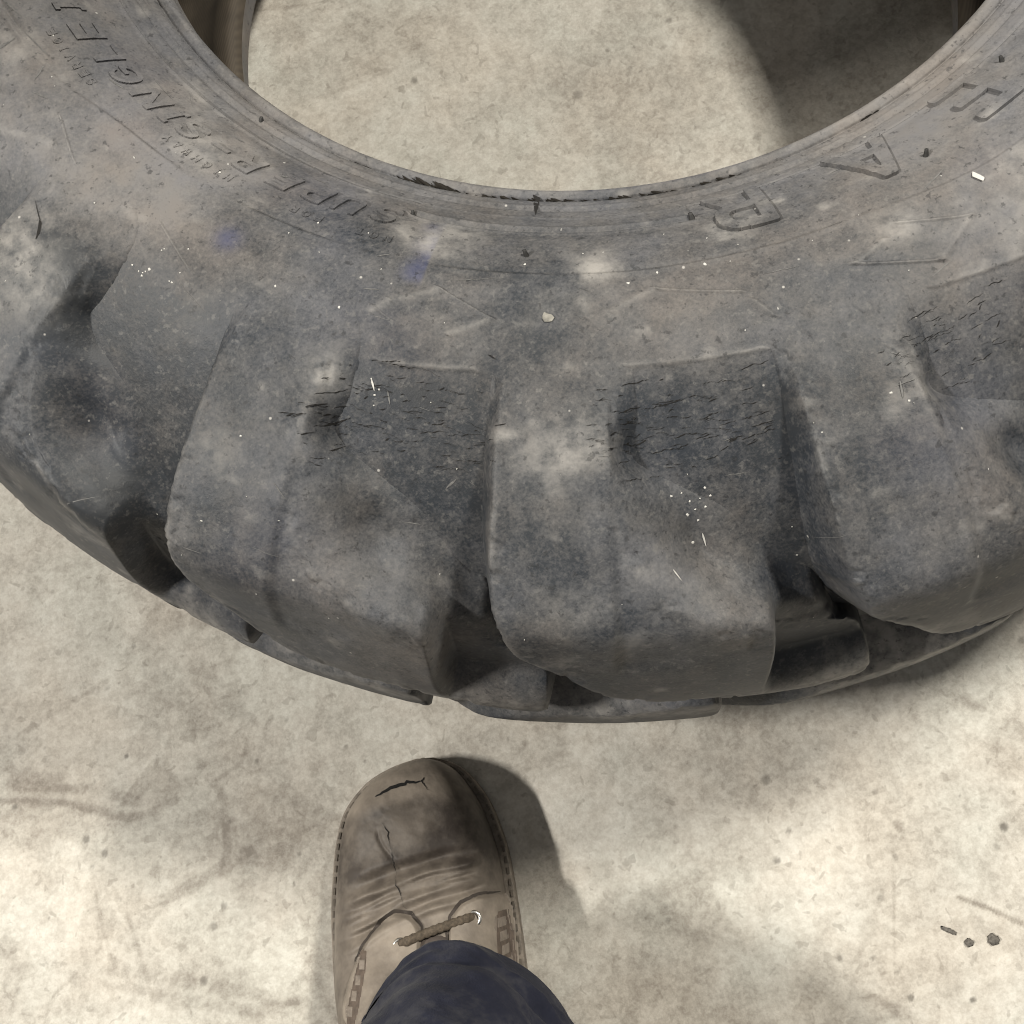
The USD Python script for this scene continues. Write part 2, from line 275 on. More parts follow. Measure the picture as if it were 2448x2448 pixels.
# ---- wear masks with some light painted in, in (azimuth, s)
BLOBS = [  # az, s, radius (m), channel, strength; some pale ones paint light on lug faces
 (-123.0, .09, .0, 1, 0), (-138.76, .110, .0055, 1, .45), (-141.8, .0715, .010, 0, .50), (-143.5, .083, .018, 0, .38), (-148.1, .1115, .022, 0, .34), (-143.8, .111, .016, 0, .26), (-151, .10, .03, 0, .2),
 (-109.5, .0895, .0085, 2, .55), (-86.4, .104, .0075, 2, .5), (-152.0, .162, .020, 2, .34), (-148.5, .171, .014, 2, .25), (-112.4, .168, .013, 2, .30), (-110.6, .163, .010, 2, .35), (-127.2, .148, .008, 2, .55), (-138.0, .15, .010, 2, .25), (-140.5, .0563, .012, 0, -.3), (-145, .076, .008, 0, -.35),
 (-115.8, .114, .022, 0, -.22), (-126.1, .115, .02, 0, -.12), (-103.0, .122, .02, 0, .16), (-114, .135, .018, 0, -.2), (-139, .13, .03, 0, -.22), (-146, .145, .03, 0, -.25), (-92, .115, .02, 0, -.05),
 (-123.6, .209, .022, 0, .20), (-106, .212, .02, 0, .22), (-103.5, .235, .025, 0, .25), (-122, .235, .03, 0, .22), (-119.5, .26, .03, 0, .2), (-90.5, .214, .02, 0, .25), (-86.8, .20, .025, 0, .3), (-84, .17, .03, 0, .15), (-111, .232, .012, 2, .18), (-93.5, .235, .02, 0, .22),
  (-129.3, .195, .015, 0, .10), (-121.5, .155, .02, 0, -.15), (-104, .155, .02, 0, -.12), (-95.5, .15, .012, 0, -.1), (-95, .235, .008, 0, -.25)]
RIDGE = [(-125.88, .1198, -124.84, .1129), (-124.84, .1129, -121.35, .1039), (-121.35, .1039, -117.03, .1147), (-117.03, .1147, -120.0, .1232), (-125.82, .1174, -124.42, .1208), (-108.4, .1117, -105.01, .1028), (-104.82, .1032, -98.79, .1105), (-98.22, .1149, -97.12, .1233), (-124.46, .1379, -117.82, .1354), (-107.95, .1335, -98.28, .1346),
 (-90.51, .1126, -87.63, .1075), (-90.51, .1126, -85.02, .1248), (-85.02, .1248, -81.41, .1143), (-86.3, .1029, -81.41, .1143), (-143.91, .1187, -140.21, .1285), (-160.05, .1327, -155.64, .1191), (-157.08, .1103, -153.51, .1189), (-86.34, .1329, -79.88, .1381), (-110.39, .1014, -110.33, .1134)]
def wear_and_light(azd, s, recess=0.0, rim=0.0):
    a = np.radians(azd); r = prof(s)[0]
    p = np.stack([r * np.cos(a), r * np.sin(a), s], -1)
    base = .36 + (fbm(p * 9, 3, 21) - .5) * .40 + (fbm(p * 34, 4, 22) - .5) * .40
    side = 1 - sstep(.12, .17, s)
    base = base + .30 * side * (1 - sstep(-150, -132, azd)) + .38 * side * sstep(-98, -78, azd) + .12 * (1 - sstep(.05, .08, s)) + .08 * side  # paler toward the left and right of the sidewall and near the bead
    base = base - .10 * sstep(.13, .15, s) - .10 * sstep(.225, .26, s) - .12 * sstep(.13, .16, s) * (1 - sstep(-140, -132, azd))  # darker beyond the sidewall, more on the tread and at the left
    base = base + (fbm(np.stack([azd * .10, s * 150, s * 0 + 7], -1), 3, 27) - .5) * .34 * side + (fbm(np.stack([azd * .9, s * 38, s * 0 + 2], -1), 4, 28) - .5) * .26 * (1 - side)
    base = base - recess * .15 * sstep(.133, .146, s)  # darker in the groove recesses
    w = [base, base * 0, base * 0]
    for az, ss, rad, ch, k in BLOBS:
        if rad <= 0: continue
        d2 = ((azd - az) * math.pi / 180 * r) ** 2 + (s - ss) ** 2
        w[ch] = w[ch] + k * np.exp(-d2 / rad ** 2) * (.55 + .9 * (fbm(p * 70, 3, 31 + ch) if ch else .5))
    # blue marking crayon: a ragged stroke across the sidewall
    right = -122.95 + .5 * (.1 - s) / .03 * -1 * .0 - (s - .066) * 8 + .6 * (.10 - s) * 10
    str_ = sstep(.062, .07, s) * (1 - sstep(.098, .106, s)) * (1 - sstep(-.15, .1, azd - (-122.9))) * sstep(-2.6, -.3, azd - (-122.9))
    w[1] = w[1] + .60 * str_ * np.clip(fbm(p * 90, 3, 41) * 2.6 - .65, 0, 1)
    w[1] = w[1] + .08 * np.clip(fbm(p * 16, 2, 43) * 3 - 1.75, 0, 1) + .32 * (1 - sstep(.018, .026, s)) * sstep(-118, -106, azd) * (1 - sstep(-96, -88, azd))
    w[2] = w[2] + .55 * np.clip(fbm(p * 26, 4, 47) * 3.4 - 2.1, 0, 1) + .45 * np.clip(fbm(p * 75, 3, 48) * 4 - 2.75, 0, 1) + .55 * np.exp(-((s - .312) / .0045) ** 2) * fbm(p * 55, 3, 50) + .28 * np.clip(1 - abs(s - .0225) / .004, 0, 1) * fbm(p * 60, 2, 49)  # real scuffs, plus lit lower tread edges painted pale
    Mq = metric(azd, s)
    if azd.ndim == 2 and azd.shape[0] > 200:                         # the moulded outlines are rubbed pale
        rows = np.nonzero((s[:, 0] > .095) & (s[:, 0] < .145))[0]; r0, r1 = rows[0], rows[-1] + 1; add = 0
        for a0, s0, a1, s1 in RIDGE:
            add = np.maximum(add, np.exp(-(seg_dist(Mq[r0:r1], metric(np.array(a0), np.array(s0)), metric(np.array(a1), np.array(s1))) / .0009) ** 2))
        w[2] = w[2].copy(); w[2][r0:r1] += .36 * add * fbm(p[r0:r1] * 45, 2, 33)
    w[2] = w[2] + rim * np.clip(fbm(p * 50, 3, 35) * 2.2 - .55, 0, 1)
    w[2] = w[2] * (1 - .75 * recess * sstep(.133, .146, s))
    return np.clip(np.stack(w, -1), 0, 1)

# ---- fine relief of the sidewall (normal offset)
GROOVE = [(-170.34, .1019, -162.64, .097, .0005), (-82.53, .0348, -82.6, .0449, .0005), (-126.63, .0476, -127.0, .0575, .0004), (-100.01, .049, -100.6, .0605, .0004), (-126.2, .0619, -100.6, .0619, .0010), (-67.6, .05, -67.5, .060, .0004)]
def relief(azd, s):
    a = np.radians(azd); r = prof(s)[0]; p = np.stack([r * np.cos(a), r * np.sin(a), s], -1)
    h = (fbm(p * 18, 2, 51) - .5) * .0016 * sstep(.03, .06, s) + (fbm(p * 160, 3, 52) - .5) * .0002
    g = lambda x, w: np.exp(-(x / w) ** 2)
    ring = .0935 + .009 * (1 - sstep(-165, -152, azd)) + .006 * sstep(-90, -76, azd)
    part = np.clip(fbm(np.stack([azd * .25, s * 0, s * 0], -1), 2, 55) * 3 - .8, .15, 1)
    h = h + (.0007 * g(s - ring, .0011) - .0004 * g(s - ring + .0018, .0009)) * part
    h = h - .0010 * g(s - .0473, .0008) + .0006 * g(s - .0490, .0012) + .0007 * g(s - .0355, .0009) - .0006 * g(s - .0385, .0008)
    for a0, s0, a1, s1 in RIDGE:
        A, B = metric(np.array(a0), np.array(s0)), metric(np.array(a1), np.array(s1))
        h = h + .0008 * g(seg_dist(metric(azd, s), A, B), .0010)
    for a0, s0, a1, s1, k in GROOVE:
        A, B = metric(np.array(a0), np.array(s0)), metric(np.array(a1), np.array(s1))
        d = seg_dist(metric(azd, s), A, B); h = h - k * g(d, .0008) + k * .6 * g(d - .002, .0011)
    h = h + .0009 * sstep(.0482, .0490, s) * (1 - sstep(.0615, .0623, s)) * sstep(-126.5, -126.2, azd) * (1 - sstep(-100.7, -100.4, azd))
    # ragged lip beside the crack under the bead
    h = h + (fbm(np.stack([azd * 1.3, s * 0, s * 0 + 4], -1), 4, 57) - .5) * .0016 * g(s - .0262, .002)
    return h

tyre = xform('tractor_tyre')
tag(tyre, 'large worn tractor tyre lying on its side, chunky lugs and cracked dusty rubber', 'tyre')
az = np.r_[np.arange(-178, -58, .15), np.arange(-58, 182, 1.5)]
sA = np.r_[np.arange(0, .128, .00058), np.arange(.128, .22, .0009), np.linspace(.22, S1, 60)]
AZ, SS = np.meshgrid(az, sA)
h = np.zeros_like(AZ); nd = int((az < -58).sum())
h[:, :nd] = relief(AZ[:, :nd], SS[:, :nd])
h[:4] = 0; h[-1] = 0
V = place(AZ, SS, 0.0, h); Wr = wear_and_light(AZ, SS, 1.0)
cut = int(np.searchsorted(sA, .0286))
def band(name, r0, r1, mat_, lab=None):
    v = V[r0:r1].reshape(-1, 3); return obj(name, (v, grid_faces(r1 - r0, len(az), True)[:, ::-1]), mat_, tyre, wear=Wr[r0:r1].reshape(-1, 3))
band('bead', 0, cut + 1, RUB)
band('sidewall', cut, len(sA), RUB)
# underside: the same outer profile mirrored, coarser; and the inner liner
azc = np.arange(-180, 180, 1.5); sB = np.r_[np.linspace(0, .03, 16), np.linspace(.034, S1, 40)]
A2, S2 = np.meshgrid(azc, sB); V2 = place(A2, S2); V2[..., 2] = 2 * ZM - V2[..., 2]
V2[..., 2] = np.maximum(V2[..., 2], .0)
W2 = wear_and_light(A2, S2)
tag(obj('sidewall', (V2[15:].reshape(-1, 3), grid_faces(len(sB) - 15, len(azc), True)), RUB, tyre, wear=W2[15:].reshape(-1, 3)), 'lower sidewall resting on the floor')
tag(obj('bead', (V2[:16].reshape(-1, 3), grid_faces(16, len(azc), True)), RUB, tyre, wear=W2[:16].reshape(-1, 3)), 'lower bead near the floor')
inn = np.array([(.2285, .222), (.231, .213), (.240, .216), (.258, .235), (.285, .256), (.315, .267), (.345, .263), (.375, .245), (.396, .215), (.405, .18), (.407, ZM)])
inn = np.vstack([inn, np.c_[inn[::-1, 0], 2 * ZM - inn[::-1, 1]][1:]])
ti = np.r_[0, np.cumsum(np.linalg.norm(np.diff(inn, axis=0), axis=1))]; tt = np.linspace(0, ti[-1], 70)
ri, zi = PchipInterpolator(ti, inn[:, 0])(tt), PchipInterpolator(ti, inn[:, 1])(tt)
aa = np.radians(azc)
vi = np.stack([ri[:, None] * np.cos(aa), ri[:, None] * np.sin(aa), zi[:, None] + 0 * aa], -1)
obj('inner_liner', (vi.reshape(-1, 3), grid_faces(len(tt), len(azc), True)), LINER, tyre)

# ---- tread lugs: upper row one by one, lower row the same mirrored half a pitch on
def make_lug(step, seed):
    off = np.arange(-2.6, 24.6, math.degrees(step / .40)); s = np.arange(.118, .348, step)
    O, Sg = np.meshgrid(off, s); lam, sd, w = lug_lambda(O, Sg, seed)
    q = np.stack([np.radians(O) * .42, Sg, O * 0 + seed], -1)
    hh = np.where(sd > -w, lug_relief(O, Sg, seed), 0) - .0005 * (sd <= -w)
    hh = hh - .0012 * (1 - sstep(.0, .012, sd)) * (fbm(q * 110, 3, 81 + seed) > .56) * (sd > -.004) * fbm(q * 260, 2, 83)
    keep = (sd > -w - .0018).reshape(-1)
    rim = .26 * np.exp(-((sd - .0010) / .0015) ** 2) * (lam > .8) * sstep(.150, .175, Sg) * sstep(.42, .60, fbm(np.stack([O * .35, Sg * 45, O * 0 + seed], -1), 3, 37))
    return O, Sg, lam, hh, keep, rim
for k in range(NL):
    a = A0 + PITCH * k; a = (a + 180) % 360 - 180
    near = -178 < a < -70
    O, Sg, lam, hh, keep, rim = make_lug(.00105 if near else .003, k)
    v = place(a + O, Sg, lam, hh).reshape(-1, 3); wr = wear_and_light(a + O, Sg, .95 * (1 - sstep(.15, .85, lam)), rim).reshape(-1, 3)
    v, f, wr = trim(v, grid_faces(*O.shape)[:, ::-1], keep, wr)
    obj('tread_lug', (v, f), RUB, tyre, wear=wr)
for k in range(NL):
    a = A0 + PITCH * k + 10.6; a = (a + 180) % 360 - 180
    near = -178 < a < -70
    O, Sg, lam, hh, keep, rim = make_lug(.0018 if near else .0035, k + 40)
    v = place(a + O, Sg, lam, hh).reshape(-1, 3); v[:, 2] = np.maximum(2 * ZM - v[:, 2], .0006); v[:, :2] *= 1 + (.0055 / .45) * sstep(.0, .06, ZM - v[:, 2:3]); wr = wear_and_light(a + O, Sg).reshape(-1, 3)
    v, f, wr = trim(v, grid_faces(*O.shape), keep, wr)
    obj('tread_lug', (v, f), RUB, tyre, wear=wr)

# ---- draping on the visible upper surface
def drape(azd, s, up):
    azd, s = np.asarray(azd, float), np.asarray(s, float); rel = relief(azd, s); lam = np.zeros(s.shape)
    if s.max() > .122:
        k = np.floor((azd - A0) / PITCH)
        for sh in (0, 1):
            kk = int(np.median(k)) - sh; off = azd - A0 - PITCH * kk; seed = kk % NL
            l_ = np.clip(lug_lambda(off, s, seed)[0], 0, 1); on = (off > -2) & (off < 25) & (l_ > lam)
            rel = np.where(on, relief(azd, s) * (1 - np.clip(l_ * 4, 0, 1)) + lug_relief(off, s, seed) * np.clip(l_ * 4, 0, 1), rel); lam = np.where(on, l_, lam)
    return place(azd, s, lam, up + rel)

# raised lettering
def letter(ch, azc_, s_in, s_out, width, up=.0010, bold=True, slant=0.0):
    t = meshkit.text_mesh(ch, 1.0, .25, bold=bold); v = np.array(t.vertices); lo, hi = v.min(0), v.max(0)
    t = t.subdivide_to_size(.12 if s_out - s_in > .008 else .3); v = np.array(t.vertices)
    y = (v[:, 1] - lo[1]) / max(hi[1] - lo[1], .3) if ch != '-' else .5 + (v[:, 1] - (lo[1] + hi[1]) / 2)
    x = (v[:, 0] - (lo[0] + hi[0]) / 2) / (hi[0] - lo[0]) * width + slant * (y - .5) * (s_out - s_in)
    s = s_in + y * (s_out - s_in); r = prof(s)[0]; a = azc_ - np.degrees(x / r)
    hgt = np.where(v[:, 2] > .12, up, -.0012)
    # draft: shrink nothing, keep crisp, slightly uneven top
    hgt = hgt + np.where(v[:, 2] > .12, (noise(np.stack([x * 300, y * 4, x * 0], -1), 3) - .5) * .0003, 0)
    hgt = hgt + relief(a, s)
    o = obj('raised_letter', (place(a, s, 0.0, hgt), np.array(t.faces)), RUB, tyre, smooth=False)
    UsdGeom.PrimvarsAPI(stage.GetPrimAtPath(o.GetPath())).CreatePrimvar('wear', T.Color3fArray, 'vertex').Set(Vt.Vec3fArray.FromNumpy(wear_and_light(a, s).astype(np.float32)))
WORD = [('S', -128.4, .0112), ('U', -132.0, .0112), ('P', -135.3, .0108), ('E', -138.7, .0104), ('R', -142.7, .0115), ('-', -145.8, .0095), ('S', -149.2, .0118), ('I', -151.6, .0048), ('N', -154.6, .0128), ('G', -158.3, .0122), ('L', -161.6, .0105), ('E', -164.8, .0108), ('I', -168.2, .0048), ('I', -169.9, .0048)]
for ch, a, w in WORD:
    s0 = .0612 + .0065 * (-128 - a) / 37
    letter(ch, a, s0, s0 + .0133, w, .0009, slant=.16)
for ch, a, w in [('E', -72.6, .0215), ('A', -83.9, .0285), ('R', -96.4, .0245)]:
    letter(ch, a, .0485, .0810, w, .0016)
def small(text, a_start, s0, hgt, adv):
    for i, ch in enumerate(text):
        letter(ch, a_start - i * adv, s0, s0 + hgt, hgt * (.25 if ch == 'I' else .78), .0004)
small('NOT', -127.0, .0812, .0042, 1.25)
small('FOR', -133.4, .0815, .0040, 1.2)
small('HIGHWAY', -142.6, .0818, .0040, 1.18)
small('SERVICE', -158.9, .0866, .0042, 1.12)

# vent nubs, leaning
def nub(a, s, length, rad, lean):
    c = drape(np.array([a]), np.array([s]), 0.0)[0]; n = place(np.array([a]), np.array([s]), 0, .01)[0] - place(np.array([a]), np.array([s]), 0, 0.)[0]; n /= np.linalg.norm(n)
    d = n + np.array(lean); d /= np.linalg.norm(d); u = np.cross(d, [1, 0, 0]); u /= np.linalg.norm(u); w = np.cross(d, u)
    th = np.linspace(0, 2 * math.pi, 10, endpoint=False); rings = []
    for t, k in ((-.001, 1.3), (.0, 1.15), (length * .5, .9), (length * .92, .75), (length, .2)):
        rings.append(c + d * t + rad * k * (np.cos(th)[:, None] * u + np.sin(th)[:, None] * w))
    obj('vent_nub', (np.array(rings).reshape(-1, 3), grid_faces(5, 10, True)), NUB, tyre)
for a, s, l, r in [(-115.12, .082, .0045, .0010), (-126.3, .062, .004, .0009), (-100.57, .0614, .0035, .0011), (-80.41, .0788, .0050, .0010), (-67.54, .0574, .0045, .0010), (-147.74, .0353, .0022, .0010)]:
    nub(a, s, l * .62, r, (rng.uniform(-.3, .3), rng.uniform(.2, .6), 0))

# draped strips: cracks, the open seam below the bead, small tears
def strip(pts, widths, up=.00025):
    """jagged ribbon through (az, s) points -> vertices, faces"""
    pts = np.array(pts, float); n = len(pts); P = metric(pts[:, 0], pts[:, 1]); d = np.gradient(P, axis=0); d /= np.linalg.norm(d, axis=1, keepdims=True) + 1e-9
    nn = np.stack([-d[:, 1], d[:, 0]], -1); w = np.asarray(widths)[:, None] * .5
    q = np.concatenate([P + nn * w, P - nn * w]); r = prof(q[:, 1])[0]; a = np.degrees(q[:, 0] / r)
    return drape(a, q[:, 1], up), np.concatenate([[(i, i + 1, n + i + 1), (i, n + i + 1, n + i)] for i in range(n - 1)])
def join(parts):
    vs, fs, k = [], [], 0
    for v, f in parts: vs.append(v); fs.append(np.asarray(f) + k); k += len(v)
    return np.concatenate(vs), np.concatenate(fs)
cr_parts = []
ZONES = [(-126.6, -117.2, .138, .176, 60, 1.0), (-107.8, -98.6, .140, .178, 58, 1.0), (-110.0, -107.4, .142, .172, 26, .6), (-117.4, -115.6, .15, .178, 10, .5), (-129.3, -126.4, .146, .184, 12, .9), (-91.6, -88.6, .142, .16, 9, .6), (-88, -82, .140, .172, 26, .9)]
for a0, a1, s0, s1, n, k in ZONES:
    for _ in range(int(n * 1.35)):
        a, s = rng.uniform(a0, a1), np.clip(rng.normal((s0 + s1) / 2, (s1 - s0) * .27), s0, s1); L = k * rng.gamma(1.6, .0028) + .0014; m_ = max(6, int(L / .0007))
        t = np.linspace(-.5, .5, m_); r = float(prof(np.array(s))[0]); slope = rng.normal(.0, .12) + (.35 if a < -126 else 0)
        da = np.degrees(t * L / r); ds = t * L * slope + np.cumsum(rng.normal(0, .00024, m_))
        cr_parts.append(strip(np.c_[a + da, s - ds], rng.uniform(.00010, .00030) * (1 - (2 * np.abs(t)) ** 2) * rng.uniform(.5, 1.4, m_) + .00004))
for c in [[(-153.3, .141), (-151.6, .146), (-151.2, .149), (-150.9, .153)], [(-117.0, .1295), (-116.4, .131)]]:
    c = np.array(c); t = np.linspace(0, 1, 12); q = np.c_[np.interp(t, np.linspace(0, 1, len(c)), c[:, 0]), np.interp(t, np.linspace(0, 1, len(c)), c[:, 1])] + rng.normal(0, .0001, (12, 2)) * (6, 1)
    cr_parts.append(strip(q, .0008 * np.sin(np.pi * t) + .0001))
o = obj('weather_crack', join(cr_parts), CRACK, tyre); tag(o, kind='stuff')
def ragged(a0, a1, s0, wmax, seed, mat_=GAP, name='bead_crack'):
    n = int((a1 - a0) / .12); a = np.linspace(a0, a1, n); t = np.linspace(0, 1, n)
    w = wmax * np.clip(fbm(np.stack([a * 2.2, a * 0, a * 0], -1), 5, seed) * 3.0 - 1.0, .05, 1) * np.sin(np.pi * t) ** .35
    return obj(name, strip(np.c_[a, np.full(n, s0) + (noise(np.stack([a * 3, a * 0, a * 0], -1), seed) - .5) * .0005], w, .0004), mat_, tyre)
ragged(-131, -122.6, .0282, 0.0051, 3); ragged(-122.4, -108.5, .0284, 0.0030, 4); ragged(-108.4, -100.5, .0284, 0.0032, 5); ragged(-99, -93.5, .0284, 0.0030, 6); ragged(-91.5, -88.8, .0286, .0014, 7); ragged(-80.5, -77.4, .0282, .0013, 8); ragged(-137, -133, .0285, .001, 9)
o = obj('split', strip([(-115.5, .0262), (-115.45, .030), (-115.4, .034), (-115.3, .0395), (-115.2, .0435)], [.0016, .0017, .0012, .0006, .0002], .0004), CRACK, tyre)

# paint flecks stuck on the rubber
def fleck(a, s, rad, seed, el=1.0, rot=0.0, hgt=.0003):
    r0 = np.random.default_rng(seed); n = 9; th = np.linspace(0, 2 * math.pi, n, endpoint=False); k = r0.uniform(.6, 1.25, n) * rad
    x, y = k * np.cos(th) * el, k * np.sin(th); x, y = x * math.cos(rot) - y * math.sin(rot), x * math.sin(rot) + y * math.cos(rot)
    r = float(prof(np.array(s))[0]); aa_ = np.r_[a, a + np.degrees(x / r)]; ss_ = np.r_[s, s + y]
    v = drape(aa_, ss_, np.r_[hgt + .0002, np.full(n, hgt - .0002)])
    return v, [(0, 1 + i, 1 + (i + 1) % n) for i in range(n)]
SP = [(-143.19, .1397), (-143.17, .1409), (-143.04, .1386), (-143.54, .14), (-142.86, .137), (-141.04, .1371), (-140.8, .1371), (-144.22, .1392), (-142.74, .1276), (-142.62, .1266), (-140.98, .1218), (-134.72, .0965), (-128.81, .0829), (-143.83, .0769), (-143.57, .0834), (-165.21, .0891), (-149.44, .1273), (-87.31, .1234), (-110.4, .0808), (-100.89, .0949), (-115.12, .0875), (-106.94, .0988), (-95.1, .0673), (-91.82, .1646), (-90.99, .1698), (-150.74, .1752), (-131.47, .182), (-132.28, .2222), (-124.76, .1457), (-124.1, .1492), (-124.32, .1517), (-124.28, .1558), (-140.56, .1321), (-133.43, .1208), (-128.28, .121), (-133.2, .0857), (-104.62, .0951)]
TR = [(-105.35, .1864), (-104.27, .1895), (-104.0, .1932), (-103.63, .1889), (-103.36, .1927), (-104.49, .1951), (-103.89, .1981), (-103.66, .2055), (-103.26, .1848), (-104.71, .1857), (-102.99, .1884), (-104.3, .2074)]
fl = [fleck(a, s, rng.uniform(.0003, .00065), i) for i, (a, s) in enumerate(SP + TR)]
for i in range(60):
    a, s = rng.uniform(-172, -66), rng.uniform(.06, .27); fl.append(fleck(a, s, rng.gamma(2, .00006) + .00010, 500 + i, rng.uniform(1, 2.2), rng.uniform(0, 3)))
for a0, s0, a1, s1 in [(-105.7, .2163, -105.3, .2215), (-103.7, .204, -103.55, .210), (-124.7, .146, -124.4, .150)]:
    fl.append(strip([(a0 + (a1 - a0) * t, s0 + (s1 - s0) * t) for t in (0, .3, .6, 1)], [.0002, .0005, .0004, .0001], .0003))
scr = []
for i in range(60):
    a, s_ = rng.uniform(-172, -68), rng.uniform(.055, .25); L = rng.gamma(2, .0035) + .003; th_ = rng.normal(0, .3) if rng.random() < .8 else rng.uniform(-1.5, 1.5); n_ = 7; t = np.linspace(-.5, .5, n_); r = float(prof(np.array(s_))[0])
    scr.append(strip(np.c_[a + np.degrees(t * L * math.cos(th_) / r), s_ + t * L * math.sin(th_) + rng.normal(0, .0001, n_)], rng.uniform(.00015, .00042) * (1 - (2 * np.abs(t)) ** 2) + .00003, .00018))
o = obj('scratch', join(scr), plain('scratch_grey', (.15, .147, .143), .7, scale=500, amount=.4), tyre); tag(o, kind='stuff')
o = obj('paint_fleck', join(fl), WHITE, tyre); tag(o, kind='stuff')
o = obj('rubber_plug', fleck(-112.98, .1135, .0025, 77, hgt=.0007), PLUG, tyre); tag(o, 'round grey repair plug in the sidewall')
v, f = fleck(-79.07, .1017, .0012, 78, 2.5, 1.2, .0009)
o = obj('paint_chip', (v, f), WHITE); tag(o, 'small oblong white chip lying on the right of the sidewall', 'chip')

# ------------------------------------------------------------------ crumbs on the floor
def crumb(name, x, y, r, seed, label, sx=1.0, rot=0):
    import trimesh
    t = trimesh.creation.icosphere(2, 1.0); v = np.array(t.vertices); k = .35 + 1.3 * fbm(v * 2.3 + seed, 3, seed); v = v * k[:, None] * (sx, 1, .5) * r
    c, s_ = math.cos(rot), math.sin(rot); v = np.c_[v[:, 0] * c - v[:, 1] * s_, v[:, 0] * s_ + v[:, 1] * c, v[:, 2]]
    v += (x, y, r * .3); v[:, 2] = np.maximum(v[:, 2], .0004)
    o = obj(name, (v, np.array(t.faces)), CRUMB); tag(o, label, 'debris', 'dark crumbs on the concrete')
CRUMB = plain('crumb_dark', (.115, .105, .092), .85, scale=400, amount=.6)
crumb('rubber_crumb', .006, -.607, .0030, 3, 'dark angular crumb on the concrete, largest and rightmost of the three')
crumb('rubber_crumb', -.007, -.604, .0021, 5, 'small round greyish crumb between the dark crumb and the twig-like shred')
crumb('rubber_shred', -.0145, -.5945, .0012, 8, 'thin twig-like dark shred lying left of the two crumbs', 3.6, -.75)

# ------------------------------------------------------------------ the person's boot and trouser leg
AXD = -105.424
BOOT = np.array([-.26138, -.40339])
ax_ = np.array([-.26596, -.96398]); rt_ = np.array([.96398, -.26596])
me = xform('person', (BOOT[0], BOOT[1], 0), 0)
tag(me, 'person standing at the tyre in a dusty brown work boot and dark blue trousers', 'person')
def W3(u, v, z): return np.stack([ax_[0] * u + rt_[0] * v, ax_[1] * u + rt_[1] * v, z], -1)
uo = [0, .0035, .0124, .0324, .060, .090, .112, .135, .165, .20, .235, .262, .274]
vl = [-.004, -.0180, -.0352, -.0505, -.0562, -.0585, -.0585, -.0555, -.045, -.039, -.036, -.027, -.006]
vr = [.006, .0165, .0275, .0392, .0465, .0495, .0510, .0520, .050, .044, .039, .028, .006]
VL, VR = PchipInterpolator(uo, vl), PchipInterpolator(uo, vr)
HT = PchipInterpolator([0, .004, .012, .028, .05, .075, .10, .125, .15, .18, .22, .26, .274], [.021, .034, .046, .055, .0575, .060, .0705, .086, .100, .108, .110, .104, .092])
ZB = .017
def hw(u):
    k = np.minimum(.0052, .0042 + u * .05); l, r = VL(u) + k, VR(u) - k; c = (l + r) / 2; return c, np.maximum((r - l) / 2, .0004)
def wrinkle(u, v):
    e = sstep(-.050, -.034, v) * (1 - sstep(.028, .044, v)); h = np.zeros_like(u + v)
    for u0, k, wdt, amp in [(.0640, -.24, .0026, .0046), (.0700, -.26, .0011, .0020), (.0727, -.27, .0010, .0016), (.0760, -.29, .0018, .0036), (.0830, -.33, .0022, .0032), (.0590, -.21, .0034, -.0042), (.0674, -.25, .0011, -.0024), (.0714, -.265, .0007, -.0012), (.0795, -.31, .0014, -.0030), (.0540, -.15, .004, .0012)]:
        wv = noise(np.stack([v * 55 + u0 * 900, v * 0, v * 0], -1), 6); c = u0 + k * v * (1 - .25 * np.sin(v * 40)) + (wv - .5) * .0035; h = h + amp * (.25 + 1.3 * noise(np.stack([v * 70 + u0 * 500, v * 0, v * 0], -1), 7)) * np.exp(-((u - c) / wdt) ** 2)
    h = h * e
    h = h - .0016 * np.exp(-((v + .0145 - .006 * np.sin(u * 120)) / .0011) ** 2) * sstep(.036, .042, u) * (1 - sstep(.064, .070, u))
    h = h + (fbm(np.stack([u * 45, v * 45, u * 0], -1), 3, 91) - .5) * .0045 * sstep(.006, .03, u) + (fbm(np.stack([u * 420, v * 420, u * 0], -1), 2, 92) - .5) * .0004
    return h
NE = 2.7
def topz(u, v):
    u, v = np.asarray(u, float), np.asarray(v, float); c, w = hw(u); n = np.clip(np.abs(v - c) / w, 0, .995)
    return ZB + (HT(u) - ZB) * (1 - n ** NE) ** (1 / NE) + wrinkle(u, v) * (1 - n ** 4)
uu = np.r_[np.linspace(0, .012, 16) ** 1, np.linspace(.0128, .135, 150), np.linspace(.138, .274, 40)]
ph = np.linspace(math.pi, 0, 121)
Ug, Pg = np.meshgrid(uu, ph, indexing='ij'); c, w = hw(Ug)
co, si = np.cos(Pg), np.sin(Pg); n = np.sign(co) * np.abs(co) ** (2 / NE); hgt = np.abs(si) ** (2 / NE)
vv = c + w * n; zz = ZB + (HT(Ug) - ZB) * hgt + wrinkle(Ug, vv) * (1 - np.abs(n) ** 4)
